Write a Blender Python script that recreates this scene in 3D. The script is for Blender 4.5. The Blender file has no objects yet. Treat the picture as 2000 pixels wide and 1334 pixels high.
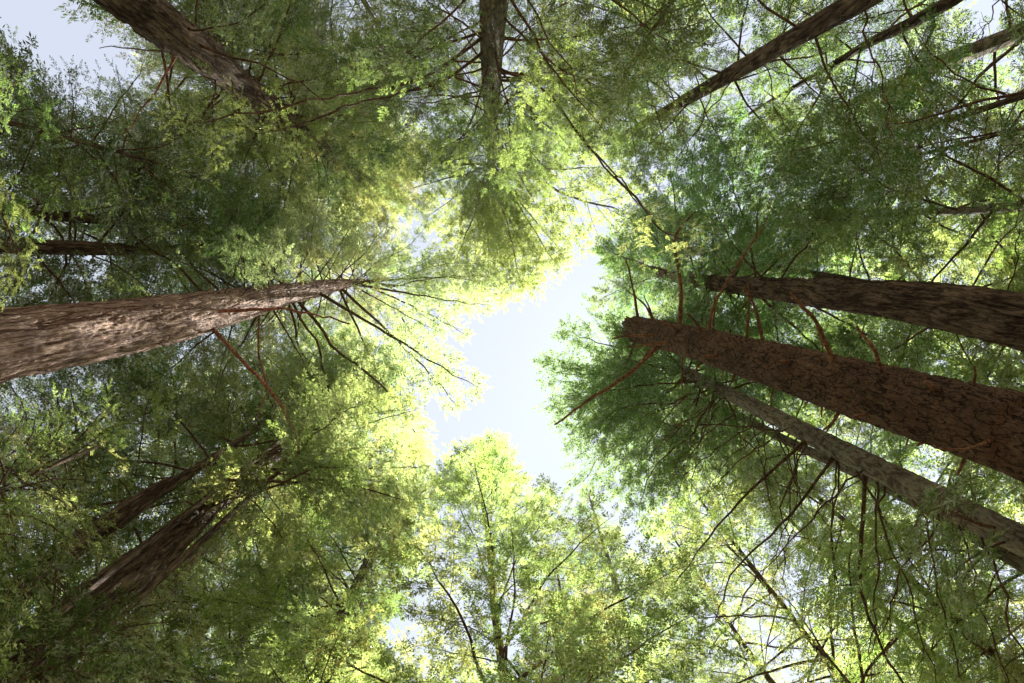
import bpy, math, random
import numpy as np
from mathutils import Vector, Matrix, noise
R = math.radians
random.seed(7)
C = bpy.data.collections.new('forest'); bpy.context.scene.collection.children.link(C)
scene = bpy.context.scene

# ------------------------------------------------------------------ camera
FPX = 1250.0                      # focal length in pixels of the 2000 px wide photograph
CX, CY = 1000.0, 667.0
VPY = 510.0                       # the zenith lies above the picture's centre
TILT = math.atan((CY - VPY) / FPX)
EYE = Vector((0, 0, 1.5))
F = Vector((0, math.sin(TILT), math.cos(TILT)))
RT = Vector((1, 0, 0)); UP = Vector((0, -math.cos(TILT), math.sin(TILT)))
cam_d = bpy.data.cameras.new('camera'); cam = bpy.data.objects.new('camera', cam_d)
scene.collection.objects.link(cam); scene.camera = cam
cam_d.sensor_width = 36.0; cam_d.lens = FPX / 2000.0 * 36.0
cam_d.clip_start = 0.05; cam_d.clip_end = 20000
cam.matrix_world = Matrix(((RT.x, UP.x, -F.x, EYE.x), (RT.y, UP.y, -F.y, EYE.y), (RT.z, UP.z, -F.z, EYE.z), (0, 0, 0, 1)))

def ray(px, py): return (F + RT * ((px - CX) / FPX) + UP * ((CY - py) / FPX)).normalized()
def at_h(px, py, h):
    r = ray(px, py); return EYE + r * (h / r.z)
def at_d(px, py, d):
    r = ray(px, py); return EYE + r * (d / math.hypot(r.x, r.y))
def proj(p):
    v = p - EYE; z = v.dot(F)
    return (CX + FPX * v.dot(RT) / z, CY - FPX * v.dot(UP) / z, z)

# ------------------------------------------------------------------ light
SUN = ray(1235, 730)
w = bpy.data.worlds.new('World'); scene.world = w; w.use_nodes = True
nt = w.node_tree; nt.nodes.clear()
sky = nt.nodes.new('ShaderNodeTexSky'); sky.sky_type = 'NISHITA'; sky.sun_disc = False
sky.sun_elevation = math.asin(SUN.z); sky.sun_rotation = math.atan2(SUN.x, SUN.y)
sky.air_density = 1.0; sky.dust_density = 0.05; sky.ozone_density = 0.3; sky.altitude = 100
bg = nt.nodes.new('ShaderNodeBackground'); bg.inputs['Strength'].default_value = 0.056
wo = nt.nodes.new('ShaderNodeOutputWorld')
pale = nt.nodes.new('ShaderNodeHueSaturation'); pale.inputs['Saturation'].default_value = .35
nt.links.new(sky.outputs[0], pale.inputs['Color']); nt.links.new(pale.outputs[0], bg.inputs[0]); nt.links.new(bg.outputs[0], wo.inputs[0])
sl = bpy.data.lights.new('sun', 'SUN'); sl.energy = 5.0; sl.angle = R(0.53); sl.color = (1.0, 0.95, 0.85)
so = bpy.data.objects.new('sun', sl); scene.collection.objects.link(so)
so.rotation_euler = SUN.to_track_quat('Z', 'Y').to_euler()
scene.view_settings.view_transform = 'Standard'; scene.view_settings.look = 'None'
scene.view_settings.exposure = 2.4; scene.view_settings.gamma = 1.0
scene.cycles.max_bounces = 5; scene.cycles.diffuse_bounces = 3; scene.cycles.transmission_bounces = 3; scene.cycles.glossy_bounces = 2

# ------------------------------------------------------------------ materials
def mat(name):
    m = bpy.data.materials.new(name); m.use_nodes = True; m.node_tree.nodes.clear(); return m, m.node_tree.nodes, m.node_tree.links
def leaf_mat(name, base, trans, tmix=0.5):
    m, N, L = mat(name)
    out = N.new('ShaderNodeOutputMaterial'); oi = N.new('ShaderNodeObjectInfo'); geo = N.new('ShaderNodeNewGeometry')
    nz = N.new('ShaderNodeTexNoise'); nz.inputs['Scale'].default_value = 1.6; nz.inputs['Detail'].default_value = 3
    L.new(geo.outputs['Position'], nz.inputs['Vector'])
    def tint(col, amt):
        h = N.new('ShaderNodeHueSaturation'); h.inputs['Color'].default_value = (*col, 1)
        mr = N.new('ShaderNodeMapRange'); mr.inputs['From Min'].default_value = .3; mr.inputs['From Max'].default_value = .7
        mr.inputs['To Min'].default_value = .49 ; mr.inputs['To Max'].default_value = .512
        L.new(nz.outputs['Fac'], mr.inputs['Value']); L.new(mr.outputs[0], h.inputs['Hue'])
        mv = N.new('ShaderNodeMapRange'); mv.inputs['To Min'].default_value = 1 - amt; mv.inputs['To Max'].default_value = 1 + amt
        L.new(geo.outputs['Random Per Island'], mv.inputs['Value']); L.new(mv.outputs[0], h.inputs['Value'])
        mx = N.new('ShaderNodeMix'); mx.data_type = 'RGBA'; mx.blend_type = 'MULTIPLY'; mx.inputs[0].default_value = 1
        L.new(h.outputs[0], mx.inputs[6]); L.new(oi.outputs['Color'], mx.inputs[7])  # tree tint; on some trees it also holds painted shade and sunlight
        return mx.outputs[2]
    d = N.new('ShaderNodeBsdfDiffuse'); t = N.new('ShaderNodeBsdfTranslucent'); g = N.new('ShaderNodeBsdfGlossy')
    g.inputs['Roughness'].default_value = .38; g.inputs['Color'].default_value = (.9, .95, .85, 1)
    L.new(tint(base, .35), d.inputs['Color']); L.new(tint(trans, .3), t.inputs['Color'])
    m1 = N.new('ShaderNodeMixShader'); m1.inputs[0].default_value = tmix
    L.new(d.outputs[0], m1.inputs[1]); L.new(t.outputs[0], m1.inputs[2])
    m2 = N.new('ShaderNodeMixShader'); fr = N.new('ShaderNodeFresnel'); fr.inputs['IOR'].default_value = 1.4
    fm = N.new('ShaderNodeMath'); fm.operation = 'MULTIPLY'; fm.inputs[1].default_value = .22; L.new(fr.outputs[0], fm.inputs[0]); L.new(fm.outputs[0], m2.inputs[0]); L.new(m1.outputs[0], m2.inputs[1]); L.new(g.outputs[0], m2.inputs[2])
    L.new(m2.outputs[0], out.inputs[0]); return m
def bark_mat(name, dark, light, sx=9.0, sz=1.3, strength=.9, dist=.05, lichen=None, crack=.09, warp=.5):
    m, N, L = mat(name)
    out = N.new('ShaderNodeOutputMaterial'); b = N.new('ShaderNodeBsdfPrincipled'); b.inputs['Roughness'].default_value = .93
    b.inputs['Specular IOR Level'].default_value = .12
    tc = N.new('ShaderNodeTexCoord'); mp = N.new('ShaderNodeMapping'); mp.inputs['Scale'].default_value = (sx, sx, sz)
    L.new(tc.outputs['Object'], mp.inputs[0])
    def ridge(scale, width, detail):        # dark fissures where a warped noise crosses its middle value
        n = N.new('ShaderNodeTexNoise'); n.inputs['Scale'].default_value = scale; n.inputs['Detail'].default_value = detail; n.inputs['Distortion'].default_value = warp
        L.new(mp.outputs[0], n.inputs['Vector'])
        s1 = N.new('ShaderNodeMath'); s1.operation = 'SUBTRACT'; s1.inputs[1].default_value = .5; L.new(n.outputs['Fac'], s1.inputs[0])
        a = N.new('ShaderNodeMath'); a.operation = 'ABSOLUTE'; L.new(s1.outputs[0], a.inputs[0])
        r = N.new('ShaderNodeMapRange'); r.interpolation_type = 'SMOOTHSTEP'; r.inputs['From Max'].default_value = width; L.new(a.outputs[0], r.inputs['Value']); return r.outputs[0]
    def math2(op, a, b_):
        n = N.new('ShaderNodeMath'); n.operation = op
        for k, v in ((0, a), (1, b_)):
            if isinstance(v, float): n.inputs[k].default_value = v
            else: L.new(v, n.inputs[k])
        return n.outputs[0]
    r1 = ridge(.55, crack, 3); r2 = ridge(1.5, crack * .8, 4)
    n2 = N.new('ShaderNodeTexNoise'); n2.inputs['Scale'].default_value = 3.5; n2.inputs['Detail'].default_value = 9; n2.inputs['Roughness'].default_value = .75
    L.new(mp.outputs[0], n2.inputs['Vector'])
    hgt = math2('MULTIPLY', math2('MULTIPLY', math2('ADD', math2('MULTIPLY', r1, .65), .35), math2('ADD', math2('MULTIPLY', r2, .5), .5)), n2.outputs['Fac'])
    cr = N.new('ShaderNodeValToRGB'); cr.color_ramp.elements[0].position = .12; cr.color_ramp.elements[0].color = (*dark, 1)
    cr.color_ramp.elements[1].position = .62; cr.color_ramp.elements[1].color = (*light, 1)
    L.new(hgt, cr.inputs[0]); col = cr.outputs[0]
    n3 = N.new('ShaderNodeTexNoise'); n3.inputs['Scale'].default_value = 1.3; n3.inputs['Detail'].default_value = 5
    L.new(tc.outputs['Object'], n3.inputs['Vector'])
    hs = N.new('ShaderNodeHueSaturation'); L.new(col, hs.inputs['Color'])
    v3 = N.new('ShaderNodeMapRange'); v3.inputs['From Min'].default_value = .3; v3.inputs['From Max'].default_value = .7; v3.inputs['To Min'].default_value = .6; v3.inputs['To Max'].default_value = 1.3
    L.new(n3.outputs['Fac'], v3.inputs['Value']); L.new(v3.outputs[0], hs.inputs['Value']); col = hs.outputs[0]
    if lichen:
        n4 = N.new('ShaderNodeTexNoise'); n4.inputs['Scale'].default_value = 6.0; n4.inputs['Detail'].default_value = 7
        L.new(tc.outputs['Object'], n4.inputs['Vector'])
        r3 = N.new('ShaderNodeMapRange'); r3.inputs['From Min'].default_value = .5; r3.inputs['From Max'].default_value = .62; r3.inputs['To Max'].default_value = .6
        L.new(n4.outputs['Fac'], r3.inputs['Value'])
        mx = N.new('ShaderNodeMix'); mx.data_type = 'RGBA'; mx.inputs[7].default_value = (*lichen, 1)
        L.new(r3.outputs[0], mx.inputs[0]); L.new(col, mx.inputs[6]); col = mx.outputs[2]
    bp = N.new('ShaderNodeBump'); bp.inputs['Strength'].default_value = strength; bp.inputs['Distance'].default_value = dist
    L.new(hgt, bp.inputs['Height']); L.new(bp.outputs[0], b.inputs['Normal'])
    L.new(col, b.inputs['Base Color']); L.new(b.outputs[0], out.inputs[0]); return m
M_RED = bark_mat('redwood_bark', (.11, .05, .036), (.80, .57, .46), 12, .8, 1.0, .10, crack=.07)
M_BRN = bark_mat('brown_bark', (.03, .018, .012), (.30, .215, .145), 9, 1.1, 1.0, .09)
M_SNAG = bark_mat('scaly_bark', (.02, .012, .008), (.27, .165, .105), 15, 4.5, 1.0, .07, warp=.12, crack=.05)
M_GRY = bark_mat('grey_bark', (.08, .06, .045), (.36, .30, .22), 10, 2.5, .9, .05, (.28, .29, .21))
M_MOSS = bark_mat('mossy_bark', (.045, .035, .022), (.22, .18, .11), 10, 2.5, .9, .05, (.10, .12, .05))
M_STUB = bark_mat('orange_dead_wood', (.10, .048, .028), (.37, .215, .135), 16, 3, .6, .02)
M_TWIG = bark_mat('branch_bark', (.05, .032, .022), (.19, .125, .085), 14, 2, .5, .02)
M_RTWIG = bark_mat('reddish_branch_bark', (.16, .06, .045), (.55, .27, .21), 14, 2, .5, .02)
M_LEAF = leaf_mat('conifer_needles', (.045, .08, .022), (.37, .43, .155), .5)
M_BROAD = leaf_mat('broad_sprays', (.09, .13, .03), (.34, .37, .05), .55)

# ------------------------------------------------------------------ mesh helpers
def mesh_from(name, V, Fq, m, smooth=False):
    me = bpy.data.meshes.new(name); V = np.asarray(V, dtype=np.float32).reshape(-1, 3); Fq = np.asarray(Fq, dtype=np.int32)
    k = Fq.shape[1]
    me.vertices.add(len(V)); me.vertices.foreach_set('co', V.ravel())
    me.loops.add(Fq.size); me.loops.foreach_set('vertex_index', Fq.ravel())
    me.polygons.add(len(Fq)); me.polygons.foreach_set('loop_start', np.arange(0, Fq.size, k, dtype=np.int32))
    me.materials.append(m)
    me.update(calc_edges=True)
    if smooth: me.polygons.foreach_set('use_smooth', np.ones(len(Fq), dtype=bool))
    return me
def tube_arrays(pts, rad, sides=6, off=0):
    """quad tube along pts"""
    P = np.array([list(p) for p in pts], dtype=float); n = len(P)
    T = np.gradient(P, axis=0); T /= np.linalg.norm(T, axis=1)[:, None] + 1e-9
    ref = np.array([0, 0, 1.0]) if abs(T[0][2]) < .8 else np.array([1.0, 0, 0])
    A = np.cross(T, ref); A /= np.linalg.norm(A, axis=1)[:, None] + 1e-9; B = np.cross(T, A)
    an = np.linspace(0, 2 * math.pi, sides, endpoint=False)
    V = P[:, None, :] + np.asarray(rad)[:, None, None] * (np.cos(an)[None, :, None] * A[:, None, :] + np.sin(an)[None, :, None] * B[:, None, :])
    i = np.arange(n - 1)[:, None] * sides; j = np.arange(sides)[None, :]; j2 = (j + 1) % sides
    Q = np.stack([i + j, i + j2, i + sides + j2, i + sides + j], -1).reshape(-1, 4) + off
    return V.reshape(-1, 3), Q
def spline(P, k=6):
    P = [Vector(p) for p in P]; out = []
    for i in range(len(P) - 1):
        a = P[max(i - 1, 0)]; b = P[i]; c = P[i + 1]; d = P[min(i + 2, len(P) - 1)]
        for j in range(k):
            t = j / k; out.append(.5 * ((2 * b) + (c - a) * t + (2 * a - 5 * b + 4 * c - d) * t * t + (-a + 3 * b - 3 * c + d) * t ** 3))
    out.append(P[-1]); return out
def link(name, me, parent=None):
    o = bpy.data.objects.new(name, me); C.objects.link(o)
    if parent: o.parent = parent
    return o

# ------------------------------------------------------------------ branch prototypes
class Proto: pass
def unit(v): return v / (np.linalg.norm(v, axis=-1, keepdims=True) + 1e-9)
def make_proto(L, seed, leaf=.06, lw=.30, sp1=.14, sp2=.075, drop=.25, wide=.36, arch=.10, bare=.22, wild=1.0, twig=.24, sp3=.034):
    rg = np.random.default_rng(seed)
    n = 14; s = np.linspace(0, 1, n)
    wob = np.cumsum(rg.normal(0, .018 * wild, (n, 2)), 0) * L * .5; wob -= wob[0]
    ax = np.stack([L * s, wob[:, 0], L * (arch * np.sin(s * 3.0) - arch * .9 * s ** 2) + wob[:, 1] * .6], 1)
    ar = (0.0085 * L) * (1 - s) ** .8 + .004
    V, Q = tube_arrays(ax, ar, 6); WV = [V]; WQ = [Q]; off = len(V)
    def pos(t):
        t = np.clip(t, 0, 1) * (n - 1); i = np.minimum(t.astype(int), n - 2); f = (t - i)[:, None]
        return ax[i] * (1 - f) + ax[i + 1] * f, unit(ax[i + 1] - ax[i])
    m = int(L * (1 - bare) / sp1) * 2
    t1 = bare + (1 - bare) * (np.arange(m) + rg.uniform(-.6, .6, m)) / m
    gate = np.sin(t1 * L * 2 * np.pi / .75 + rg.uniform(0, 6.28)) + np.sin(t1 * L * 2 * np.pi / .47 + rg.uniform(0, 6.28)) * .7 + rg.normal(0, .45, m)
    keep = gate > -.45; t1 = np.clip(t1[keep], 0, .995); m = len(t1); side = np.where(np.arange(m) % 2, 1., -1.)
    p1, d0 = pos(t1)
    prof = np.clip(np.sin(np.pi * np.clip((t1 - bare * .4) / (1 - bare * .4), 0, 1) ** .85), .0, 1) * .85 + .16
    l1 = wide * L * prof * rg.uniform(.5, 1.15, m)
    ang = np.radians(rg.normal(58, 10, m) - 24 * t1)
    el = np.radians(rg.normal(-10, 13 * wild, m))
    up = np.array([0, 0, 1.0]); sd = unit(np.cross(up, d0))
    d1 = unit(np.cos(ang)[:, None] * d0 + (np.sin(ang) * side)[:, None] * sd + np.sin(el)[:, None] * up)
    TP = []; TD = []; TN = []; TL = []
    for k in range(m):
        q = np.linspace(0, 1, 5)[:, None]
        bend = np.outer(q[:, 0] ** 2, d0[k] * .25 + up * rg.normal(-.16, .08)) * l1[k]
        pts = p1[k] + q * d1[k] * l1[k] + bend
        V, Q = tube_arrays(pts, (.0016 + .0035 * l1[k]) * (1.15 - q[:, 0]), 3, off); WV.append(V); WQ.append(Q); off += len(V)
        c = max(3, int(l1[k] / sp2)); tt = .1 + .9 * (np.arange(c) + rg.uniform(0, .7, c)) / c; tt = tt[(np.sin(tt * l1[k] * 2 * np.pi / .5 + rg.uniform(0, 6.28)) + rg.normal(0, .5, c)) > drop * 1.3 - 1.0]; tt = np.clip(tt, 0, .99)
        for sg in (-1, 1):
            kk = rg.random(len(tt)) > drop * .5; t2 = tt[kk]
            idx = np.minimum((t2 * 4).astype(int), 3); f = (t2 * 4 - idx)[:, None]
            P = pts[idx] * (1 - f) + pts[idx + 1] * f; D = unit(pts[idx + 1] - pts[idx])
            a2 = np.radians(rg.normal(52, 9, len(t2)) - 14 * t2); nn = unit(up + rg.normal(0, .28 * wild, 3)); S = unit(np.cross(nn, D))
            e2 = rg.normal(-.08, .22 * wild, len(t2))
            TP.append(P); TD.append(unit(np.cos(a2)[:, None] * D + sg * np.sin(a2)[:, None] * S + e2[:, None] * up))
            TN.append(np.tile(nn, (len(t2), 1)) + rg.normal(0, .2, (len(t2), 3)))
            TL.append(twig * (.35 + .75 * np.sin(np.pi * np.clip(t2 * .8 + .15, 0, 1))) * rg.uniform(.6, 1.2, len(t2)))
        TP.append(pts[-1:]); TD.append(unit(pts[-1:] - pts[-2:-1])); TN.append(up[None] + 0); TL.append(np.array([twig * .8]))
    TP = np.concatenate(TP); TD = np.concatenate(TD); TN = unit(np.concatenate(TN)); TL = np.concatenate(TL)
    LV = []
    TS = unit(np.cross(TN, TD)); kmax = int(twig * 1.35 / sp3)
    for k in range(kmax + 1):
        t = (k + .5) * sp3; ok = TL > t
        if not ok.any(): break
        c = ok.sum()
        for sg in (-1, 1):
            a = np.radians(rg.normal(50, 10, c)); dl = unit(np.cos(a)[:, None] * TD[ok] + sg * np.sin(a)[:, None] * TS[ok] + rg.normal(0, .22, c)[:, None] * TN[ok])
            b = TP[ok] + TD[ok] * (t + rg.uniform(-.3, .3, c)[:, None] * sp3)
            ll = leaf * rg.uniform(.6, 1.25, c) * (1.1 - .5 * t / TL[ok]); ws = unit(np.cross(TN[ok] + rg.normal(0, .3, (c, 3)), dl)) * (ll * lw * .5)[:, None]
            mid = b + dl * (ll * .5)[:, None]
            LV.append(np.stack([b, mid - ws, b + dl * ll[:, None], mid + ws], 1))
    # terminal leaflets
    ws = unit(np.cross(TN, TD)) * leaf * lw * .5; b = TP + TD * (TL * .8)[:, None]
    LV.append(np.stack([b, b + TD * leaf * .5 - ws, b + TD * leaf * 1.1, b + TD * leaf * .5 + ws], 1))
    # the thin stalk of each twig
    ws = TS * .0022
    LV.append(np.stack([TP - ws, TP + ws, TP + TD * (TL * .9)[:, None] + ws * .4, TP + TD * (TL * .9)[:, None] - ws * .4], 1))
    LV = np.concatenate(LV)
    pr = Proto(); pr.L = L
    pr.wood = mesh_from('branch', np.concatenate(WV), np.concatenate(WQ), M_TWIG, True)
    pr.nleaf = len(LV)
    pr.leaf = mesh_from('foliage', LV.reshape(-1, 3), np.arange(len(LV) * 4).reshape(-1, 4), M_LEAF)
    return pr
def bare_proto(L, seed, kinks=1.0, ntw=14, thick=.0046):
    rg = np.random.default_rng(seed); n = 16; s = np.linspace(0, 1, n)
    wob = np.cumsum(rg.normal(0, .02 * kinks, (n, 2)), 0) * L * .5; wob -= wob[0]
    sag = rg.uniform(.10, .30)
    ax = np.stack([L * s, wob[:, 0] + rg.uniform(-.16, .16) * L * s ** 2, wob[:, 1] - sag * L * s ** 2], 1)
    V, Q = tube_arrays(ax, thick * L * (1 - s) ** .9 + .004, 6); WV = [V]; WQ = [Q]; off = len(V)
    for k in range(ntw):
        i = int(rg.uniform(.2, .95) * (n - 1)); l = L * rg.uniform(.08, .3); d = rg.normal(0, 1, 3); d[0] = abs(d[0]) + .6; d = d / np.linalg.norm(d)
        q = np.linspace(0, 1, 5)[:, None]; pts = ax[i] + q * d * l + (q ** 2) * np.array([.1, 0, -.2]) * l + np.cumsum(rg.normal(0, .05 * l, (5, 3)), 0) * q
        V, Q = tube_arrays(pts, .0035 * (1.2 - q[:, 0]) + .0015, 3, off); WV.append(V); WQ.append(Q); off += len(V)
    pr = Proto(); pr.L = L; pr.leaf = None
    pr.wood = mesh_from('branch', np.concatenate(WV), np.concatenate(WQ), M_TWIG, True); return pr

PR = {}
for kind, kw in {
    'fir':   dict(leaf=.088, lw=.31, drop=.42, wide=.36, sp1=.145, sp2=.088, sp3=.042, twig=.28, wild=.8),
    'lacy':  dict(leaf=.082, lw=.30, drop=.6, wide=.36, sp1=.18, sp2=.10, bare=.34, sp3=.045, twig=.27, wild=.8),
    'dense': dict(leaf=.095, lw=.34, drop=.32, wide=.40, sp1=.14, sp2=.085, sp3=.046, bare=.15, wild=1.4, twig=.28),
    'plume': dict(leaf=.085, lw=.34, drop=.45, wide=.20, sp1=.15, sp2=.10, bare=.34, sp3=.046, twig=.25, arch=.05),
    'big':   dict(leaf=.052, lw=.32, drop=.35, wide=.36, twig=.28, sp3=.032, sp1=.20, sp2=.10)}.items():
    PR[kind] = [make_proto(L, 11 * i + len(kind) * 100 + v, **kw) for i, L in enumerate((.9, 1.5, 2.3, 3.3, 4.5)) for v in range(2 if L > 1 else 1)]
PR['bare'] = [bare_proto(L, 50 + 7 * i + v, kinks=1.7) for i, L in enumerate((1.2, 2.2, 3.4, 4.8)) for v in range(3)]

def pick(kind, L):
    c = PR[kind]; best = min(abs(math.log(p.L / L)) for p in c)
    return random.choice([p for p in c if abs(math.log(p.L / L)) < best + .02])
NBR = [0]; DENS = 1.0
def put_branch(tree, start, direction, L, kind, color=(1, 1, 1), wood=None, roll=0.0):
    p = pick(kind, L); s = L / p.L
    x = direction.normalized(); z = Vector((0, 0, 1)) - x * x.z
    if z.length < .1: z = Vector((1, 0, 0)) - x * x.x
    z.normalize(); y = z.cross(x)
    Mx = Matrix(((x.x, y.x, z.x), (x.y, y.y, z.y), (x.z, y.z, z.z))) @ Matrix.Rotation(roll, 3, 'X')
    b = bpy.data.objects.new('branch', p.wood); C.objects.link(b); b.parent = tree
    loc = start - tree.location
    b.matrix_local = Matrix.LocRotScale(loc, Mx, Vector((s, s * random.choice((-1, 1)), s)))
    if wood:
        b.material_slots[0].link = 'OBJECT'; b.material_slots[0].material = wood
    if p.leaf:
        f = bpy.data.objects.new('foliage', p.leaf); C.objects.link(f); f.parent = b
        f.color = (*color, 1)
    NBR[0] += 1
    return b

# regions of open sky in the photograph: no branch of these trees reaches over them
SKY = [
    [(1035, 528), (1090, 525), (1120, 575), (1125, 600), (1090, 640), (1065, 700), (1075, 745), (1100, 770), (1080, 830), (1115, 880), (1135, 960), (1115, 990),
     (1070, 965), (1060, 915), (1000, 900), (975, 850), (900, 855), (880, 900), (830, 870), (850, 800), (915, 755), (905, 680), (880, 620), (900, 590), (1000, 578)],
    [(-80, -60), (70, -60), (100, 50), (200, 62), (300, 95), (280, 128), (130, 120), (95, 190), (75, 190), (60, 60), (-80, 60)],
    [(1150, 370), (1195, 380), (1185, 440), (1150, 450)],
]
def inside(x, y):
    for P in SKY:
        c = False; j = len(P) - 1
        for i in range(len(P)):
            xi, yi = P[i]; xj, yj = P[j]
            if (yi > y) != (yj > y) and x < (xj - xi) * (y - yi) / (yj - yi) + xi: c = not c
            j = i
        if c: return True
    return False
# where the photograph shows a bare stretch of trunk: (x0, y0, x1, y1, half width, height where it is seen first, last)
BARE = []
SHAFTS = []                       # points the sun reaches through the clearing
def clear(start, d, L, wide=.22, poly=True):
    d = d.normalized(); s = d.cross(Vector((0, 0, 1))); s = s.normalized() if s.length > .01 else Vector((1, 0, 0))
    for t, k in () if not poly else ((1, 0), (.9, 0), (.8, 1), (.8, -1), (.6, 0), (.55, 1), (.55, -1), (.35, 0)):
        q = start + d * L * t + s * k * wide * L
        x, y, z = proj(q)
        if inside(x, y): return False
        for (x0, y0, x1, y1, hw0, hw1, z0, z1) in BARE:
            dx, dy = x1 - x0, y1 - y0; u = ((x - x0) * dx + (y - y0) * dy) / (dx * dx + dy * dy)
            if -.02 < u < 1.02 and z < z0 + (z1 - z0) * u + .3:
                e = abs((x - x0) * dy - (y - y0) * dx) / math.hypot(dx, dy)
                if e < hw0 + (hw1 - hw0) * u + 8: return False
    n = d.cross(s); dn = SUN.dot(n)
    if abs(dn) > .05:
        for p, rr in SHAFTS:
            for ofs in (0.0, .05, -.1):
                a = (start + n * (ofs * L) - p).dot(n) / dn
                if a < .3: continue
                v = p + SUN * a - start; u = v.dot(d) / L; k = abs(v.dot(s))
                if .12 < u < 1.08 and k < L * .44 * math.sin(min(max(u, .12), .9) * 3.14) + rr: return False
    return True
def keep_bare(T, segs, pad=0):
    for (ax, ay), (bx, by) in segs:
        p, r = axis_at(T, dense_h(T, ax, ay)); q, s_ = axis_at(T, dense_h(T, bx, by))
        x0, y0, z0 = proj(p); x1, y1, z1 = proj(q)
        BARE.append((x0, y0, x1, y1, r * FPX / z0 + pad, s_ * FPX / z1 + pad, z0, z1))
def lit(T, a, b, step=.5, side=.3, arc=(0,)):
    h0 = dense_h(T, *a); h1 = dense_h(T, *b); h = h0
    while h < h1:
        p, r = axis_at(T, h); hz = Vector((SUN.x, SUN.y, 0)).normalized()
        for da in arc: SHAFTS.append((p + Matrix.Rotation(R(da), 3, 'Z') @ hz * r, side))
        h += step
# ------------------------------------------------------------------ trees
def thing(name, label, cat, loc, group):
    o = bpy.data.objects.new(name, None); C.objects.link(o); o.location = loc; o.empty_display_size = .5
    o['label'] = label; o['category'] = cat
    if group: o['group'] = group
    return o
class Tree: pass
def axis_at(T, h):
    A = T.axis
    if h <= A[0][0].z: return A[0][0].copy(), A[0][1]
    for (p, r), (q, s) in zip(A, A[1:]):
        if p.z <= h <= q.z:
            f = (h - p.z) / max(q.z - p.z, 1e-6); return p.lerp(q, f), r + (s - r) * f
    return A[-1][0].copy(), A[-1][1]
def tree(name, label, pts, ds, top, bark, group, sides=20, fine=.30, flute=.05, tip=.03, seg=None, snag=False, furrow=None):
    """pts: (px, py, width px) up the trunk as the photograph shows it; ds: horizontal distance of each from the camera"""
    K = []
    for i, (x, y, wd) in enumerate(pts):
        d = ds if not isinstance(ds, (tuple, list)) else ds[0] + (ds[1] - ds[0]) * i / max(len(pts) - 1, 1)
        p = at_d(x, y, d); K.append((p, wd / 2 / FPX * (p - EYE).dot(F)))
    p0, r0 = K[0]; base = Vector((p0.x, p0.y, 0))
    if len(K) > 1:
        dirn = (K[-1][0] - K[0][0]); dirn /= max(dirn.z, 1e-3); dirn.x *= .5; dirn.y *= .5
    else: dirn = Vector((0, 0, 1))
    pre = [(Vector((base.x, base.y, -.3)), r0 * 1.9), (Vector((base.x, base.y, .5)), r0 * 1.5), (Vector((base.x, base.y, 1.8)), r0 * 1.25)]
    if p0.z > 5: pre.append((Vector((base.x, base.y, p0.z * .6)), r0 * 1.1))
    K = pre + K
    if not snag and top > K[-1][0].z + .5:
        pl, rl = K[-1]; q = pl + Vector((dirn.x, dirn.y, 1)) * (top - pl.z); K.append((q, tip))
    # resample smoothly
    P = spline([k[0] for k in K], 8); rr = spline([Vector((k[1], 0, 0)) for k in K], 8)
    T = Tree(); T.axis = [(p, max(r.x, .012)) for p, r in zip(P, rr)]; T.base = base; T.top = T.axis[-1][0].z
    T.root = thing(name, label, 'tree', base, group)
    zs = []; z = -.3
    while z < T.top - .02:
        zs.append(z); z += fine
    zs.append(T.top)
    V = []; sd = random.random() * 50
    for iz, z in enumerate(zs):
        c, r = axis_at(T, z)
        if snag and iz == len(zs) - 1: pass
        for k in range(sides):
            a = 2 * math.pi * k / sides; n = Vector((math.cos(a), math.sin(a), 0))
            q = Vector((n.x * 2.2 + sd, n.y * 2.2, z * .35)); fl = noise.noise(q) * 1.2
            q2 = Vector((n.x * 5 + sd, n.y * 5, z * .5)); fl += noise.noise(q2) * .9
            q3 = Vector((n.x * 11 + sd, n.y * 11, z * 1.6)); fl += noise.noise(q3) * .8
            rad = r * (1 + flute * fl)
            if furrow:
                f1, fz, dep = furrow; X = n.x * r + sd; Y = n.y * r
                wz = noise.noise(Vector((X * 2.2, Y * 2.2, z * 1.1))) * .9
                g1 = abs(noise.noise(Vector((X * f1 + wz, Y * f1 - wz, z * fz)))); g2 = abs(noise.noise(Vector((X * f1 * 2.1, Y * f1 * 2.1 + 7, z * fz * 2.3 + wz))))
                rad += dep * (min(g1 / .22, 1) - .6 + .45 * min(g2 / .25, 1)) + dep * .5 * noise.noise(Vector((X * 20, Y * 20, z * 9)))
            zz = z
            if snag and z > T.top - .9: zz = z + .5 * noise.noise(Vector((n.x * 3, n.y * 3, sd))) * (1 - (T.top - z) / .9)
            V.append((c.x - base.x + n.x * rad, c.y - base.y + n.y * rad, zz))
    nz = len(zs); i = np.arange(nz - 1)[:, None] * sides; j = np.arange(sides)[None, :]; j2 = (j + 1) % sides
    Q = np.stack([i + j, i + j2, i + sides + j2, i + sides + j], -1).reshape(-1, 4).tolist()
    c, r = axis_at(T, T.top); V.append((c.x - base.x, c.y - base.y, T.top - (.3 if snag else 0))); ci = len(V) - 1; o = (nz - 1) * sides
    for k in range(0, sides, 2):
        Q.append([o + k, o + (k + 1) % sides, o + (k + 2) % sides, ci])
    me = mesh_from('trunk', V, Q, bark, True); T.trunk = link('trunk', me, T.root)
    return T
LATER = []
def crown(*a, **k): LATER.append((crown_now, a, k))
def hero(*a, **k): LATER.append((hero_now, a, k))
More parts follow.
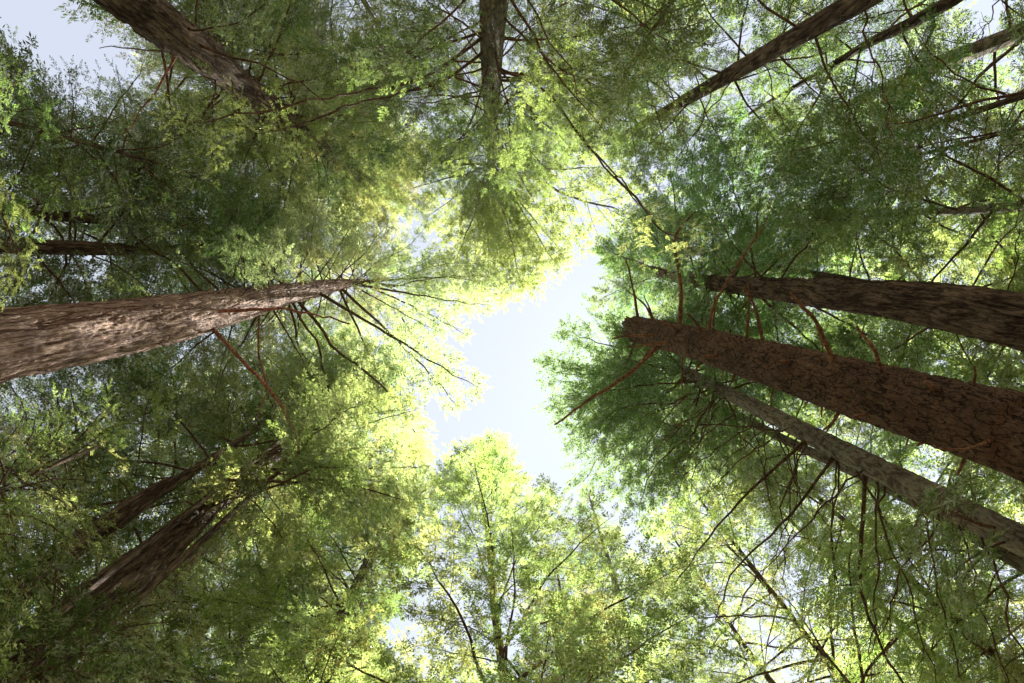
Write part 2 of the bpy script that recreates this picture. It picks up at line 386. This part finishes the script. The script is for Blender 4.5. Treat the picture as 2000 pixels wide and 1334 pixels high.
def crown_now(T, c0, Lmax, n, kind='fir', color=(1, 1, 1), top=None, az0=None, azw=None, droop=(-18, 28), prof=None, L0=.7, wood=None, jit=.12, bare=0.0, bark=None):
    top = top or T.top; g = 2.399963; a = random.random() * 6.28
    n = int(n * DENS)
    for i in range(n):
        u = (i + random.random()) / n; h = c0 + (top - .1 - c0) * u
        a += g + random.uniform(-.35, .35)
        az = a if az0 is None else az0 + (random.random() * 2 - 1) * azw
        pf = prof(u) if prof else (L0 + (1 - L0) * min(u / .25, 1)) * (1 - max(0, (u - .25) / .75) ** 1.5 * .86)
        L = Lmax * pf * random.uniform(.75, 1.15)
        el = R(droop[0] + (droop[1] - droop[0]) * u + random.uniform(-9, 9))
        d = Vector((math.cos(az) * math.cos(el), math.sin(az) * math.cos(el), math.sin(el)))
        st, r = axis_at(T, h); st = st + Vector((math.cos(az), math.sin(az), 0)) * r * .7
        k = 0
        while not clear(st, d, L) and k < 5: L *= .78; k += 1
        if k == 5 or L < .35: continue
        kd = 'bare' if random.random() < bare * (1 - u) else kind
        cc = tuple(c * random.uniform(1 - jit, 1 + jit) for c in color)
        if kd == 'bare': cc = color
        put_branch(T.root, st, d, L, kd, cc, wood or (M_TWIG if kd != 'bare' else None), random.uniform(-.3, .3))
def near_h(T, px, py):
    return min(T.axis, key=lambda a: (proj(a[0])[0] - px) ** 2 + (proj(a[0])[1] - py) ** 2 if a[0].z > 2 else 1e9)[0].z
def dense_h(T, px, py):
    best = (1e18, 5); z = 3.0
    while z < T.top:
        x, y, _ = proj(axis_at(T, z)[0]); e = (x - px) ** 2 + (y - py) ** 2
        if e < best[0]: best = (e, z)
        z += .1
    return best[1]
def hero_now(T, spx, epx, kind='fir', color=(1, 1, 1), dz=0.0, wood=None, roll=0):
    """a foliage branch from the trunk near photo point spx to above epx"""
    h = dense_h(T, *spx); s, r = axis_at(T, h); e = at_h(*epx, h - EYE.z + dz); d = e - s

    put_branch(T.root, s, d, d.length * 1.03, kind, color, wood, roll)
def limb(T, path, w0, w1, dzs, m, name='branch', sides=8, rough=0.0, start=None):
    """a custom limb along photo points; dzs: height above the attachment at each"""
    h = dense_h(T, *path[0]); s, r = axis_at(T, h); P = [s]
    for (x, y), dz in zip(path[1:], dzs): P.append(at_h(x, y, h - EYE.z + dz))
    S = spline(P, 10 if m is M_STUB else 6); n = len(S)
    if rough: S = [p + Vector((noise.noise(p * 3), noise.noise(p * 3 + Vector((9, 0, 0))), noise.noise(p * 3 + Vector((0, 9, 0))))) * rough * (i / n) for i, p in enumerate(S)]
    dep = (s - EYE).dot(F)
    rad = [(w0 + (w1 - w0) * (i / (n - 1)) ** .8) / 2 / FPX * dep * (1 + (.45 if m is M_STUB else .15) * noise.noise(S[i] * 9)) * (1.5 if i < 2 else 1) for i in range(n)]
    V, Q = tube_arrays([p - T.base for p in S], rad, sides)
    # closing cap at the tip
    V = V.tolist(); Q = Q.tolist(); V.append(list(S[-1] - T.base)); o = (n - 1) * sides
    for k in range(0, sides, 2): Q.append([o + k, o + (k + 1) % sides, o + (k + 2) % sides, len(V) - 1])
    me = mesh_from(name, V, Q, m, True); return link(name, me, T.root)

GR = 'conifers ringing the clearing'
exec_order = []
# --- ground
gm, N, L_ = mat('leaf_litter')
o_ = N.new('ShaderNodeOutputMaterial'); b_ = N.new('ShaderNodeBsdfPrincipled'); n_ = N.new('ShaderNodeTexNoise'); c_ = N.new('ShaderNodeValToRGB')
n_.inputs['Scale'].default_value = 3; n_.inputs['Detail'].default_value = 10
tc_ = N.new('ShaderNodeTexCoord'); L_.new(tc_.outputs['Object'], n_.inputs['Vector'])
c_.color_ramp.elements[0].position = .35; c_.color_ramp.elements[0].color = (.07, .045, .025, 1); c_.color_ramp.elements[1].position = .7; c_.color_ramp.elements[1].color = (.24, .17, .09, 1)
L_.new(n_.outputs['Fac'], c_.inputs[0]); L_.new(c_.outputs[0], b_.inputs['Base Color']); b_.inputs['Roughness'].default_value = .95; L_.new(b_.outputs[0], o_.inputs[0])
gx = np.linspace(-1, 1, 81); gx = np.sign(gx) * np.abs(gx) ** 2 * 900
GV = [(x, y, (noise.noise(Vector((x * .08, y * .08, 0))) * .35 - .1) if max(abs(x), abs(y)) < 200 else 0) for y in gx for x in gx]
GQ = [[j * 81 + i, j * 81 + i + 1, (j + 1) * 81 + i + 1, (j + 1) * 81 + i] for j in range(80) for i in range(80)]
go = link('ground', mesh_from('ground', GV, GQ, gm, True)); go['kind'] = 'structure'

# --- the wood standing around, beyond the trees one can tell apart
rg = np.random.default_rng(5); FV = []; TV = []; TQ = []; off = 0
for i in range(110):
    a = 2 * math.pi * (i * .618034 % 1); r = rg.uniform(21, 42); H_ = r * rg.uniform(.72, .9) if r < 34 else rg.uniform(24, 31); x, y = r * math.cos(a), r * math.sin(a)
    V, Q = tube_arrays([(x, y, -.3), (x, y, H_ * .5), (x, y, H_)], [.38, .25, .03], 7, off); TV.append(V); TQ.append(Q); off += len(V)
    n = 2300; u = rg.random(n) ** 1.25; R_ = 3.6 * (1 - u) ** .8 + .2; an = np.floor(rg.random(n) * 34) * 2.399 + rg.normal(0, .14, n) + u * 3; rr_ = R_ * rg.random(n) ** .5
    P = np.stack([x + np.cos(an) * rr_, y + np.sin(an) * rr_, H_ * (.16 + .84 * u) - rr_ * .22 + rg.normal(0, .18, n)], 1)
    d = unit(np.stack([np.cos(an), np.sin(an), rg.normal(-.2, .3, n)], 1) + rg.normal(0, .5, (n, 3))); s_ = unit(np.cross(d, rg.normal(0, .35, (n, 3)) + np.array([0, 0, 1.]))); l = rg.uniform(.16, .34, n)[:, None]
    FV.append(np.stack([P, P + d * l * .5 - s_ * l * .22, P + d * l, P + d * l * .5 + s_ * l * .22], 1))
FV = np.concatenate(FV); TV = np.concatenate(TV); TQ = np.concatenate(TQ); nt_ = len(TV)
fme = mesh_from('far_wood', np.concatenate([TV, FV.reshape(-1, 3)]), np.concatenate([TQ, np.arange(len(FV) * 4).reshape(-1, 4) + nt_]), M_BRN)
fme.materials.append(M_LEAF); fme.polygons.foreach_set('material_index', np.r_[np.zeros(len(TQ), np.int32), np.ones(len(FV), np.int32)])
fw = link('far_wood', fme); fw['kind'] = 'stuff'; fw['label'] = 'dark mass of conifers standing farther off behind the nearer trees'; fw['category'] = 'wood'; fw.color = (.6, .72, .5, 1)

# ================================================================== the trees of the photograph
# A: the sunlit redwood on the left
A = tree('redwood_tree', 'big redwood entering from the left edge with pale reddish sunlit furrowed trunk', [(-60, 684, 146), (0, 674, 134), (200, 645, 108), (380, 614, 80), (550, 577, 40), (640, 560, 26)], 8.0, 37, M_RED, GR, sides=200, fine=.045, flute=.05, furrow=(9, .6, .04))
crown(A, 18, 4.3, 92, 'fir', (1.14, 1.16, 1.13), droop=(-8, 25), prof=lambda u: 1 - .3 * u)
for s, e in (((690, 552), (930, 566)), ((610, 566), (930, 745)), ((660, 558), (885, 790)), ((570, 573), (800, 880)), ((700, 550), (960, 545)), ((680, 553), (950, 590)), ((700, 550), (860, 560)), ((560, 578), (715, 860)), ((700, 550), (905, 655)), ((520, 583), (640, 780)), ((720, 545), (860, 500)), ((600, 575), (700, 420)), ((740, 540), (900, 610)), ((680, 553), (850, 640)), ((660, 558), (760, 820)), ((720, 545), (870, 700)), ((700, 550), (930, 530)), ((690, 552), (820, 440)), ((560, 578), (620, 860))):
    hero(A, s, e, 'plume', (1.10, 1.16, 1.13), dz=random.uniform(0, 1.5))
limb(A, [(390, 615), (450, 607), (530, 603), (600, 612), (682, 632)], 9, 3, (0, .0, .1, .2), M_RTWIG, rough=.12)
limb(A, [(390, 622), (450, 680), (530, 765), (580, 850), (588, 920), (600, 945), (630, 1000)], 9, 2.5, (-.2, -.4, -.7, -1, -1.1, -1.3), M_RTWIG, rough=.15)
limb(A, [(508, 590), (505, 690), (520, 760), (500, 820), (500, 900)], 5, 2, (-.3, -.5, -.8, -1.0), M_RTWIG, rough=.15)
for p in ([(545, 585), (550, 560), (556, 545)], [(430, 600), (420, 585), (402, 555)], [(500, 590), (505, 575), (492, 555)]): limb(A, p, 4, 1.5, (0, 0), M_RTWIG, rough=.05)

# B: upper left
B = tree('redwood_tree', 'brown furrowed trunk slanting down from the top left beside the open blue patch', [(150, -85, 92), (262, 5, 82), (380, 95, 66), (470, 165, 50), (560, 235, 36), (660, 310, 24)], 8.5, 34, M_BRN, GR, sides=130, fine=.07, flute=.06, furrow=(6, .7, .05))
crown(B, 15, 3.8, 56, 'dense', (.72, .8, .62), droop=(-15, 30))
limb(B, [(335, 65), (240, 30), (160, 0), (60, -60)], 8, 3, (0, .2, .4), M_TWIG, rough=.1)
limb(B, [(380, 120), (290, 98), (190, 92)], 5, 1.5, (0, .1), M_TWIG, rough=.1)
limb(B, [(350, 90), (320, 150), (280, 210), (238, 262)], 6, 2, (-.2, -.4, -.6), M_RTWIG, rough=.1)
limb(B, [(370, 60), (450, 110), (520, 130), (640, 200)], 7, 2, (0, .1, .2), M_TWIG, rough=.1)

# C: top centre
Ct = tree('fir_tree', 'straight mossy trunk hanging down from the top centre with spokes of thin branches', [(968, -60, 66), (964, 0, 56), (960, 130, 42), (960, 260, 24), (962, 340, 16)], (6.2, 5.6), 38, M_MOSS, GR, sides=36, fine=.15)
crown(Ct, 13.5, 4.3, 92, 'fir', (.68, .76, .5), droop=(-14, 18), bare=.45, prof=lambda u: 1 - .4 * u)
for e in ((1100, 500), (1020, 560), (1210, 330), (1000, 480), (930, 470), (830, 430), (760, 380), (1290, 440), (700, 300)):
    hero(Ct, (962, 320), e, 'fir', (.9, .95, .6), dz=random.uniform(-1.5, 1))
for e in ((1310, 130), (1270, 60), (1260, 250), (1160, 20), (1330, 175), (700, 60), (740, 190)):
    hero(Ct, (961, random.randint(60, 240)), e, 'lacy', (.85, .9, .6), dz=random.uniform(-.8, .5))
for s, e in (((961, 330), (1040, 545)), ((961, 340), (1000, 580)), ((961, 330), (950, 555)), ((962, 320), (1085, 515)), ((962, 300), (890, 520)), ((961, 340), (860, 450)), ((962, 345), (1010, 500)), ((962, 330), (910, 575)), ((962, 340), (960, 480))):
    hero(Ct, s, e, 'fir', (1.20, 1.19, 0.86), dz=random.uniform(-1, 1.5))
# D, E: top right
D = tree('fir_tree', 'slim dark trunk crossing the upper right from the top edge with bare thin twigs', [(1740, -40, 52), (1680, 0, 47), (1520, 92, 36), (1400, 160, 28), (1310, 212, 20), (1210, 268, 11)], 8.0, 34, M_BRN, GR, sides=28, fine=.2)
crown(D, 13, 3.6, 60, 'fir', (.66, .82, .56), bare=.5, L0=.9)
E = tree('fir_tree', 'thin dark trunk right of the slim upper right trunk, running parallel to it', [(1920, -40, 30), (1860, 0, 26), (1780, 45, 22), (1700, 82, 17), (1620, 130, 12)], 10.0, 30, M_BRN, GR, sides=20, fine=.3)
crown(E, 9, 3.6, 44, 'fir', (.66, .82, .56), bare=.3)
E2 = tree('fir_tree', 'pale blurred trunk near the upper right corner behind thin leaves', [(2060, 30, 40), (2000, 60, 36), (1900, 100, 32), (1820, 132, 26)], 12.0, 30, M_GRY, GR, sides=20, fine=.3)
crown(E2, 9, 3.8, 42, 'fir', (.85, 1, .7))
G7 = tree('fir_tree', 'slender trunk reaching in from the right edge above the wide dark trunk', [(2060, 393, 22), (2000, 400, 20), (1880, 412, 16), (1750, 418, 12)], 10.5, 30, M_GRY, GR, sides=20, fine=.3)
crown(G7, 8, 3.5, 60, 'fir', (1, 1.05, .7))
# F: wide dark trunk on the right
Ft = tree('redwood_tree', 'wide dark ridged trunk at the right edge above the broken one, full dark green crown', [(2060, 638, 114), (2000, 628, 104), (1800, 592, 76), (1560, 568, 46), (1360, 548, 24), (1240, 522, 14)], 7.5, 42, M_BRN, GR, sides=150, fine=.06, flute=.05, furrow=(7, .8, .045))
crown(Ft, 19, 4.9, 80, 'dense', (.62, .84, .6), droop=(-12, 20), L0=.9)
F2 = tree('fir_tree', 'narrow trunk rising just over the wide dark right trunk, nearly touching it', [(1960, 610, 34), (1750, 568, 24), (1620, 542, 17), (1500, 520, 11)], 10.0, 33, M_BRN, GR, sides=20, fine=.3)
crown(F2, 10, 3.5, 60, 'fir', (.8, 1.0, .65), bare=.25)
# G: snag
G = tree('dead_snag', 'broken off reddish brown dead trunk at the right, bristling with orange branch stubs', [(2080, 880, 172), (2000, 850, 158), (1800, 795, 128), (1600, 738, 98), (1430, 690, 72), (1320, 660, 56), (1238, 642, 48)], (6.0, 5.2), 99, M_SNAG, None, sides=190, fine=.045, flute=.06, snag=True, furrow=(8, 4.0, .026))
G.root['category'] = 'dead tree'
for path, w0, dz in (
    ([(1330, 640), (1330, 560), (1318, 470), (1358, 415)], 11, (.0, .1, .2)), ([(1390, 650), (1398, 590), (1500, 428)], 10, (.1, .3)), ([(1400, 650), (1398, 570)], 7, (.1,)),
    ([(1250, 640), (1240, 580), (1223, 505)], 9, (0, .1)), ([(1285, 645), (1262, 600), (1222, 565)], 7, (0, .1)), ([(1282, 640), (1270, 605), (1257, 578)], 7, (0, .0)),
    ([(1262, 650), (1238, 628), (1222, 618)], 8, (-.1, -.2)), ([(1300, 655), (1240, 655), (1195, 661)], 9, (-.3, -.5)), ([(1330, 670), (1280, 672), (1225, 677)], 9, (-.3, -.6)),
    ([(1300, 672), (1240, 720), (1160, 775), (1083, 830)], 12, (-.2, -.5, -.8)), ([(1285, 668), (1250, 710), (1225, 735)], 6, (-.1, -.2)), ([(1245, 660), (1228, 700), (1213, 740)], 6, (-.1, -.2)),
    ([(1390, 655), (1362, 632), (1340, 612)], 11, (-.2, -.3)), ([(1465, 668), (1462, 600), (1460, 545)], 8, (0, .1)), ([(1505, 675), (1480, 620), (1450, 560)], 11, (-.1, -.1)),
    ([(1655, 718), (1600, 640), (1542, 572)], 15, (-.3, -.5)), ([(1748, 740), (1710, 690), (1672, 642)], 13, (-.2, -.3)), ([(1608, 700), (1606, 680), (1602, 650)], 7, (0, 0)),
    ([(1565, 722), (1540, 712), (1518, 702)], 14, (-.4, -.6)), ([(1425, 696), (1395, 694), (1375, 695)], 14, (-.4, -.5)), ([(1905, 780), (1904, 740), (1902, 712)], 9, (0, 0)),
    ([(1330, 690), (1332, 730), (1333, 770)], 6, (-.1, -.1)), ([(1385, 695), (1368, 712), (1350, 728)], 8, (-.2, -.3)), ([(1412, 700), (1413, 725), (1413, 738)], 6, (0, 0)),
    ([(1445, 715), (1432, 738), (1424, 752)], 9, (-.1, -.2)), ([(1515, 735), (1510, 765), (1504, 796)], 8, (0, -.1)), ([(1590, 765), (1580, 780), (1572, 798)], 6, (0, 0)), ([(1606, 770), (1606, 795), (1606, 812)], 8, (0, 0)),
    ([(1655, 785), (1632, 815), (1608, 838)], 11, (-.1, -.2)), ([(1718, 802), (1690, 808), (1668, 815)], 14, (-.2, -.3)), ([(1775, 840), (1775, 860), (1774, 872)], 8, (0, 0)), ([(1835, 850), (1810, 860), (1795, 868)], 13, (-.1, -.2)),
    ([(1850, 775), (1828, 762), (1810, 748)], 14, (-.3, -.4)), ([(1890, 870), (1882, 900), (1872, 928)], 11, (0, -.1)), ([(1960, 885), (1880, 878), (1825, 872)], 9, (-.4, -.7)), ([(1345, 650), (1318, 640), (1290, 628)], 9, (-.3, -.5))):
    limb(G, path, w0 * .88, w0 * .3, dz, M_STUB, 'branch_stub', sides=8, rough=.06)
# H: grey lower right
H = tree('fir_tree', 'grey trunk rising from the right bottom side with many bare thin drooping branches', [(2080, 1096, 60), (2000, 1058, 54), (1780, 948, 46), (1560, 838, 34), (1430, 772, 25), (1320, 716, 16)], 8.0, 32, M_GRY, GR, sides=70, fine=.08, furrow=(9, 1.5, .018))
crown(H, 21.5, 4.5, 62, 'dense', (.66, .86, .62), droop=(-14, 22), L0=1.0)
crown(H, 10.5, 4.4, 50, 'bare', az0=R(140), azw=1.5, droop=(-25, -5), top=23, prof=lambda u: .9)
for s, e in (((1330, 720), (1200, 620)), ((1320, 716), (1110, 640)), ((1320, 716), (1150, 780)), ((1330, 720), (1250, 860)), ((1330, 720), (1075, 700)), ((1330, 720), (1095, 790)), ((1350, 730), (1150, 930)), ((1370, 740), (1230, 940)), ((1330, 720), (1130, 860)), ((1400, 760), (1330, 980))):
    hero(H, s, e, 'dense', (.66, .86, .62), dz=random.uniform(-.5, 2))
limb(H, [(1585, 855), (1480, 945), (1400, 1030), (1300, 1170)], 8, 2, (-.2, -.5, -1), M_TWIG, rough=.1)
limb(H, [(1640, 880), (1540, 1010), (1440, 1110), (1400, 1210)], 7, 2, (-.2, -.5, -1), M_TWIG, rough=.1)
limb(H, [(1690, 905), (1683, 1050), (1684, 1160), (1720, 1260), (1770, 1345)], 9, 4, (-.4, -.8, -1.2, -1.5), M_TWIG, rough=.1)
H2 = tree('fir_tree', 'thin pale stem close below the grey trunk with bare branches, running behind it', [(1880, 1035, 24), (1720, 945, 22), (1560, 872, 18), (1440, 812, 14), (1330, 768, 10)], 10.5, 33, M_GRY, GR, sides=20, fine=.3)
crown(H2, 18, 3.2, 44, 'fir', (.85, 1.0, .65), bare=.3)
# lower left
I_ = tree('redwood_tree', 'upper of the lower left slanting trunks, dark with a sunlit strip', [(-60, 1228, 58), (0, 1182, 54), (120, 1090, 48), (240, 1005, 40), (330, 945, 28), (400, 905, 16)], 9.5, 30, M_BRN, GR, sides=40, fine=.14, flute=.08)
crown(I_, 11, 3.6, 62, 'fir', (.68, .78, .52))
J = tree('redwood_tree', 'thick shaggy trunk at the lower left corner with lit red bark ridges', [(-20, 1362, 128), (80, 1275, 112), (250, 1130, 78), (370, 1025, 48), (440, 968, 34)], 9.0, 32, M_BRN, GR, sides=140, fine=.06, flute=.07, furrow=(5, .6, .05))
crown(J, 13.5, 3.8, 60, 'dense', (.68, .78, .52))
J2 = tree('redwood_tree', 'greyish trunk just right of the thick shaggy lower left trunk, half hidden behind it', [(200, 1290, 48), (330, 1140, 36), (400, 1062, 26)], 12.5, 33, M_RED, GR, sides=28, fine=.2)
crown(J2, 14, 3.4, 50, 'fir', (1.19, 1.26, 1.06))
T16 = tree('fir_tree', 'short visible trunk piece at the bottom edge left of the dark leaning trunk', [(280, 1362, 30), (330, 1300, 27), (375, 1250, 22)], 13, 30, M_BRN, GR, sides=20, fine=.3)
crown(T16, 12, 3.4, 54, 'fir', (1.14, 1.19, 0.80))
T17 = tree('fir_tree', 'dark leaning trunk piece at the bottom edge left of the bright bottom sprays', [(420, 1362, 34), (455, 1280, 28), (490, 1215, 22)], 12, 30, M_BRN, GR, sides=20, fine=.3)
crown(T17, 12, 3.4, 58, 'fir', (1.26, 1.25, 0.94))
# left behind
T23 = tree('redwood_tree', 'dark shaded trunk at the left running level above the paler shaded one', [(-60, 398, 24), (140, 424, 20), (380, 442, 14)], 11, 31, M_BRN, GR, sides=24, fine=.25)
crown(T23, 9, 3.7, 72, 'dense', (.5, .63, .42))  # deep shade of the left side put into a darker leaf colour
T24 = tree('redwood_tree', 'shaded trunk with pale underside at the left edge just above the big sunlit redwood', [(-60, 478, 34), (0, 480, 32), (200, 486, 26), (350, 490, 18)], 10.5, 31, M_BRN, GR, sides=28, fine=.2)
crown(T24, 9, 3.6, 70, 'dense', (.52, .65, .43))  # needles tinted dark to stand for shade
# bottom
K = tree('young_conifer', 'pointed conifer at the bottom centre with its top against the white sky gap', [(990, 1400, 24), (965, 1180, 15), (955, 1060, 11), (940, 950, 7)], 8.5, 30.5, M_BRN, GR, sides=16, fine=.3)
crown(K, 9, 4.0, 99, 'fir', (1.15, 1.24, 0.99), droop=(-5, 45), prof=lambda u: (1 - u) ** .62 + .1, top=30)  # leaf tint raised, painting in sun the crown lacks
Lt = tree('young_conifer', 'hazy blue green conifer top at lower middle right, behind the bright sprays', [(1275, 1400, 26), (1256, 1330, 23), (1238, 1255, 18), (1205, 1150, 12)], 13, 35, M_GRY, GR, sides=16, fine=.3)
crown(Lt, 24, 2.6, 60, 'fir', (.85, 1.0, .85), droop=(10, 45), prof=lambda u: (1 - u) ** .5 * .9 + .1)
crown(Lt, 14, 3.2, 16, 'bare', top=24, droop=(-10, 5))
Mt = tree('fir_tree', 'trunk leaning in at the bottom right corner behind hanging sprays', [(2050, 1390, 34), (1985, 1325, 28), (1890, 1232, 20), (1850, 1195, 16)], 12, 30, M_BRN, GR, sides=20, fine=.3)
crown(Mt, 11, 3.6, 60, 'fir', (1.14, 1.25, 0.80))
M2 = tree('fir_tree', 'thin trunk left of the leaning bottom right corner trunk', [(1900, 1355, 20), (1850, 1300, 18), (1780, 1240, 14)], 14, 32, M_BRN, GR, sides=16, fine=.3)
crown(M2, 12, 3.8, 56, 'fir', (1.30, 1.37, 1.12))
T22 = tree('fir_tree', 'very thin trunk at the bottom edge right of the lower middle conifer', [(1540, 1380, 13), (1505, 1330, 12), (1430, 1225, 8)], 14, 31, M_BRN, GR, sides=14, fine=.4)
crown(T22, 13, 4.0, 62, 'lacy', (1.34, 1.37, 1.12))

# --- trees whose trunks stay hidden in the leaves; some leaf colours hold sun and shade
def hidden(label, px, py, d, top, c0, Lm, n, kind, col, name='fir_tree', wpx=8, **kw):
    T = tree(name, label, [(px, py, wpx)], d, top, M_BRN, GR, sides=14, fine=.5)
    crown(T, c0, Lm, n, kind, col, **kw); return T
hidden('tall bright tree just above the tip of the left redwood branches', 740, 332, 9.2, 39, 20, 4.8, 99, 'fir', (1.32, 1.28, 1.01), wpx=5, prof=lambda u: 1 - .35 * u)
hidden('yellow green treetop at the lower left rim of the sky gap', 820, 880, 9.5, 31, 12, 3.4, 95, 'fir', (1.35, 1.39, 1.01), wpx=6, prof=lambda u: (1 - u) ** .6 + .12)  # sunlight added through a brighter leaf tint
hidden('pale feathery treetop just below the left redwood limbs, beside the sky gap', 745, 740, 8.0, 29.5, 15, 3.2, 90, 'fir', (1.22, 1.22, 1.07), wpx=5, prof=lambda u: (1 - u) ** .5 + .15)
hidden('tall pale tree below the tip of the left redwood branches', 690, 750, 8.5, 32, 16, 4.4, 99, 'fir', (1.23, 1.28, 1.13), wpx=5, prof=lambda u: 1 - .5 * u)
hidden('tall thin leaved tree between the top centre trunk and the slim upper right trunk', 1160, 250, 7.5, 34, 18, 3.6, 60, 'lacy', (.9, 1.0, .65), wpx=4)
hidden('leafy dark tree filling the upper left corner below the blue patch', 60, 250, 9, 22, 5, 3.2, 80, 'big', (.6, .7, .48))  # upper left shade worked into the dark tint
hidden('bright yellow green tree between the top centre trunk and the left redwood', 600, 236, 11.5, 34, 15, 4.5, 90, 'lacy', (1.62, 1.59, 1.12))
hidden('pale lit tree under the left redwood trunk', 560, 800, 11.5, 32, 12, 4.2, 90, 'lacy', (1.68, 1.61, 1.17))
hidden('bright leafy tree at the lower left edge with large pale sprays', 15, 950, 8.6, 13.5, 5, 2.4, 95, 'big', (1.44, 1.45, 1.15), prof=lambda u: 1 - .4 * u)  # sunlit look partly painted by the raised leaf colour
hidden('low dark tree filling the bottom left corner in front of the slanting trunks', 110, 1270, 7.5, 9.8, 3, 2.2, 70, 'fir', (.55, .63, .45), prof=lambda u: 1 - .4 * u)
hidden('dark tree behind the lower left bright sprays', 230, 830, 12, 26, 8, 3.6, 90, 'fir', (.6, .74, .5))  # darkened leaf tint stands for shadow here
hidden('tree filling the bottom left of centre with dark shaded leaves', 700, 1150, 10, 25, 7, 3.4, 95, 'fir', (.6, .74, .5))  # shade painted by a dark leaf tint
hidden('low bright tree at the bottom edge with large yellow green sprays', 640, 1330, 8, 14.5, 4, 2.2, 80, 'big', (1.46, 1.49, 1.06))  # colour lifted to imitate sun on the sprays
hidden('sunlit tree at the bottom edge right of the pointed conifer', 1120, 1330, 10, 22, 6, 3.2, 90, 'fir', (1.40, 1.43, 1.12))  # sunlight is partly in the brightened leaf colour
hidden('bright tree at the lower right between the bare branches', 1480, 1120, 12, 27, 9, 4.0, 90, 'lacy', (1.56, 1.59, 1.06))  # brightened tint imitates sun in the leaves
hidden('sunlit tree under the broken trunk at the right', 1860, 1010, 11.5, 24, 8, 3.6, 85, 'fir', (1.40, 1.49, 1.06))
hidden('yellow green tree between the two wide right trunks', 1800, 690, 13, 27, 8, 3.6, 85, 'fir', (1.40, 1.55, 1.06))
hidden('dark leafy tree at the upper right between the slim trunks', 1650, 300, 10.5, 30, 9, 3.4, 52, 'lacy', (.6, .78, .52))  # shade of the upper right put into the leaf tint
hidden('dark tree at the right edge below the upper right corner', 1960, 260, 10, 24, 7, 3.0, 52, 'lacy', (.58, .78, .52))  # dark tint carries the shade at this edge
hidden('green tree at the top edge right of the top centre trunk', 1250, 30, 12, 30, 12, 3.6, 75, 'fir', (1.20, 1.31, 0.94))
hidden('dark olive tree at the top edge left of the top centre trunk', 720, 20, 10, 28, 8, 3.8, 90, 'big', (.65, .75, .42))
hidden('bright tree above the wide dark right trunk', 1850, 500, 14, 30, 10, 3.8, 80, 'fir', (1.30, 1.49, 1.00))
def spray(T, path, dzs, w0, tip, dz_tip, kind, color):
    limb(T, path, w0, w0 * .4, dzs, M_TWIG, rough=.12)
    h = dense_h(T, *path[0]); a = at_h(*path[-1], h - EYE.z + dzs[-1]); b = at_h(*tip, h - EYE.z + dz_tip); d = b - a
    put_branch(T.root, a, d, d.length * 1.05, kind, color)
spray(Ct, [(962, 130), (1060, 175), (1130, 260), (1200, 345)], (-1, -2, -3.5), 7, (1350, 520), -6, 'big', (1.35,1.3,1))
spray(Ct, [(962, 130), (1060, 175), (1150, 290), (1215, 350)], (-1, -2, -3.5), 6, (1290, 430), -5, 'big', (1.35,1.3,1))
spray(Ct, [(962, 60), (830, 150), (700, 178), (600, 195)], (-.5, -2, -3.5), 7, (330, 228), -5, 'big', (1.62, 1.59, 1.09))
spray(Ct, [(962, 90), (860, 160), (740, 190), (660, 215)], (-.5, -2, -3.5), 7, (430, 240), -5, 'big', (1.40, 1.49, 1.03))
hero(H, (1960, 1040), (1770, 1010), 'fir', (.6, .74, .5), dz=-1.5); hero(H, (1990, 1050), (1850, 1120), 'fir', (.6, .74, .5), dz=-1)
keep_bare(A, (((0, 674), (380, 614)), ((380, 614), (555, 577))), 4)
keep_bare(B, (((262, 5), (470, 165)),)); keep_bare(Ct, (((964, 0), (961, 95)),)); keep_bare(D, (((1680, 0), (1340, 196)),))
keep_bare(Ft, (((2000, 628), (1800, 592)), ((1800, 592), (1560, 568)), ((1560, 568), (1380, 550)))); keep_bare(F2, (((1750, 568), (1520, 523)),))
keep_bare(G, (((2000, 850), (1600, 738)), ((1600, 738), (1240, 642))), 12); keep_bare(H, (((1790, 950), (1560, 838)), ((1560, 838), (1340, 724))))
keep_bare(H2, (((1720, 945), (1440, 812)),)); keep_bare(J, (((200, 1170), (370, 1025)),)); keep_bare(I_, (((215, 1025), (395, 908)),)); keep_bare(J2, (((340, 1130), (400, 1062)),))
keep_bare(E, (((1860, 0), (1640, 118)),)); keep_bare(G7, (((2000, 400), (1850, 414)),)); keep_bare(T24, (((100, 482), (330, 489)),))
lit(A, (-60, 684), (600, 568), .8, .2, (-60, -20, 20)); lit(J, (240, 1140), (310, 1070), 1.6, .1); lit(I_, (30, 1160), (120, 1090), .8, .1); lit(B, (330, 60), (470, 165), 1.2, .1)
for x_, y_, h_, r_ in ((70, 800, 11, .5), (60, 880, 10.5, .5), (120, 940, 10.5, .5), (150, 860, 11.5, .4), (900, 1250, 15, .5), (800, 1200, 16, .5), (980, 1290, 14, .4), (640, 1290, 11, .5), (720, 1300, 11.5, .5), (560, 1310, 11, .4), (1120, 1230, 15, .5), (1200, 1290, 14, .5), (1060, 1130, 17, .5),
                       (1550, 1130, 17, .6), (1640, 1230, 15, .5), (1850, 1020, 15, .5), (1900, 540, 17, .4), 
                       (700, 250, 17, .5), (620, 320, 19, .4), (330, 200, 12, .4), (480, 210, 12.5, .4), (110, 260, 11, .4), (620, 400, 20, .5), (1300, 460, 15, .3), (480, 920, 16, .4)):
    SHAFTS.append((at_h(x_, y_, h_), r_))
for f_, a_, k_ in LATER: f_(*a_, **k_)
print('branches', NBR[0], 'leaf faces in prototypes', sum(p.nleaf for k in PR for p in PR[k] if p.leaf))
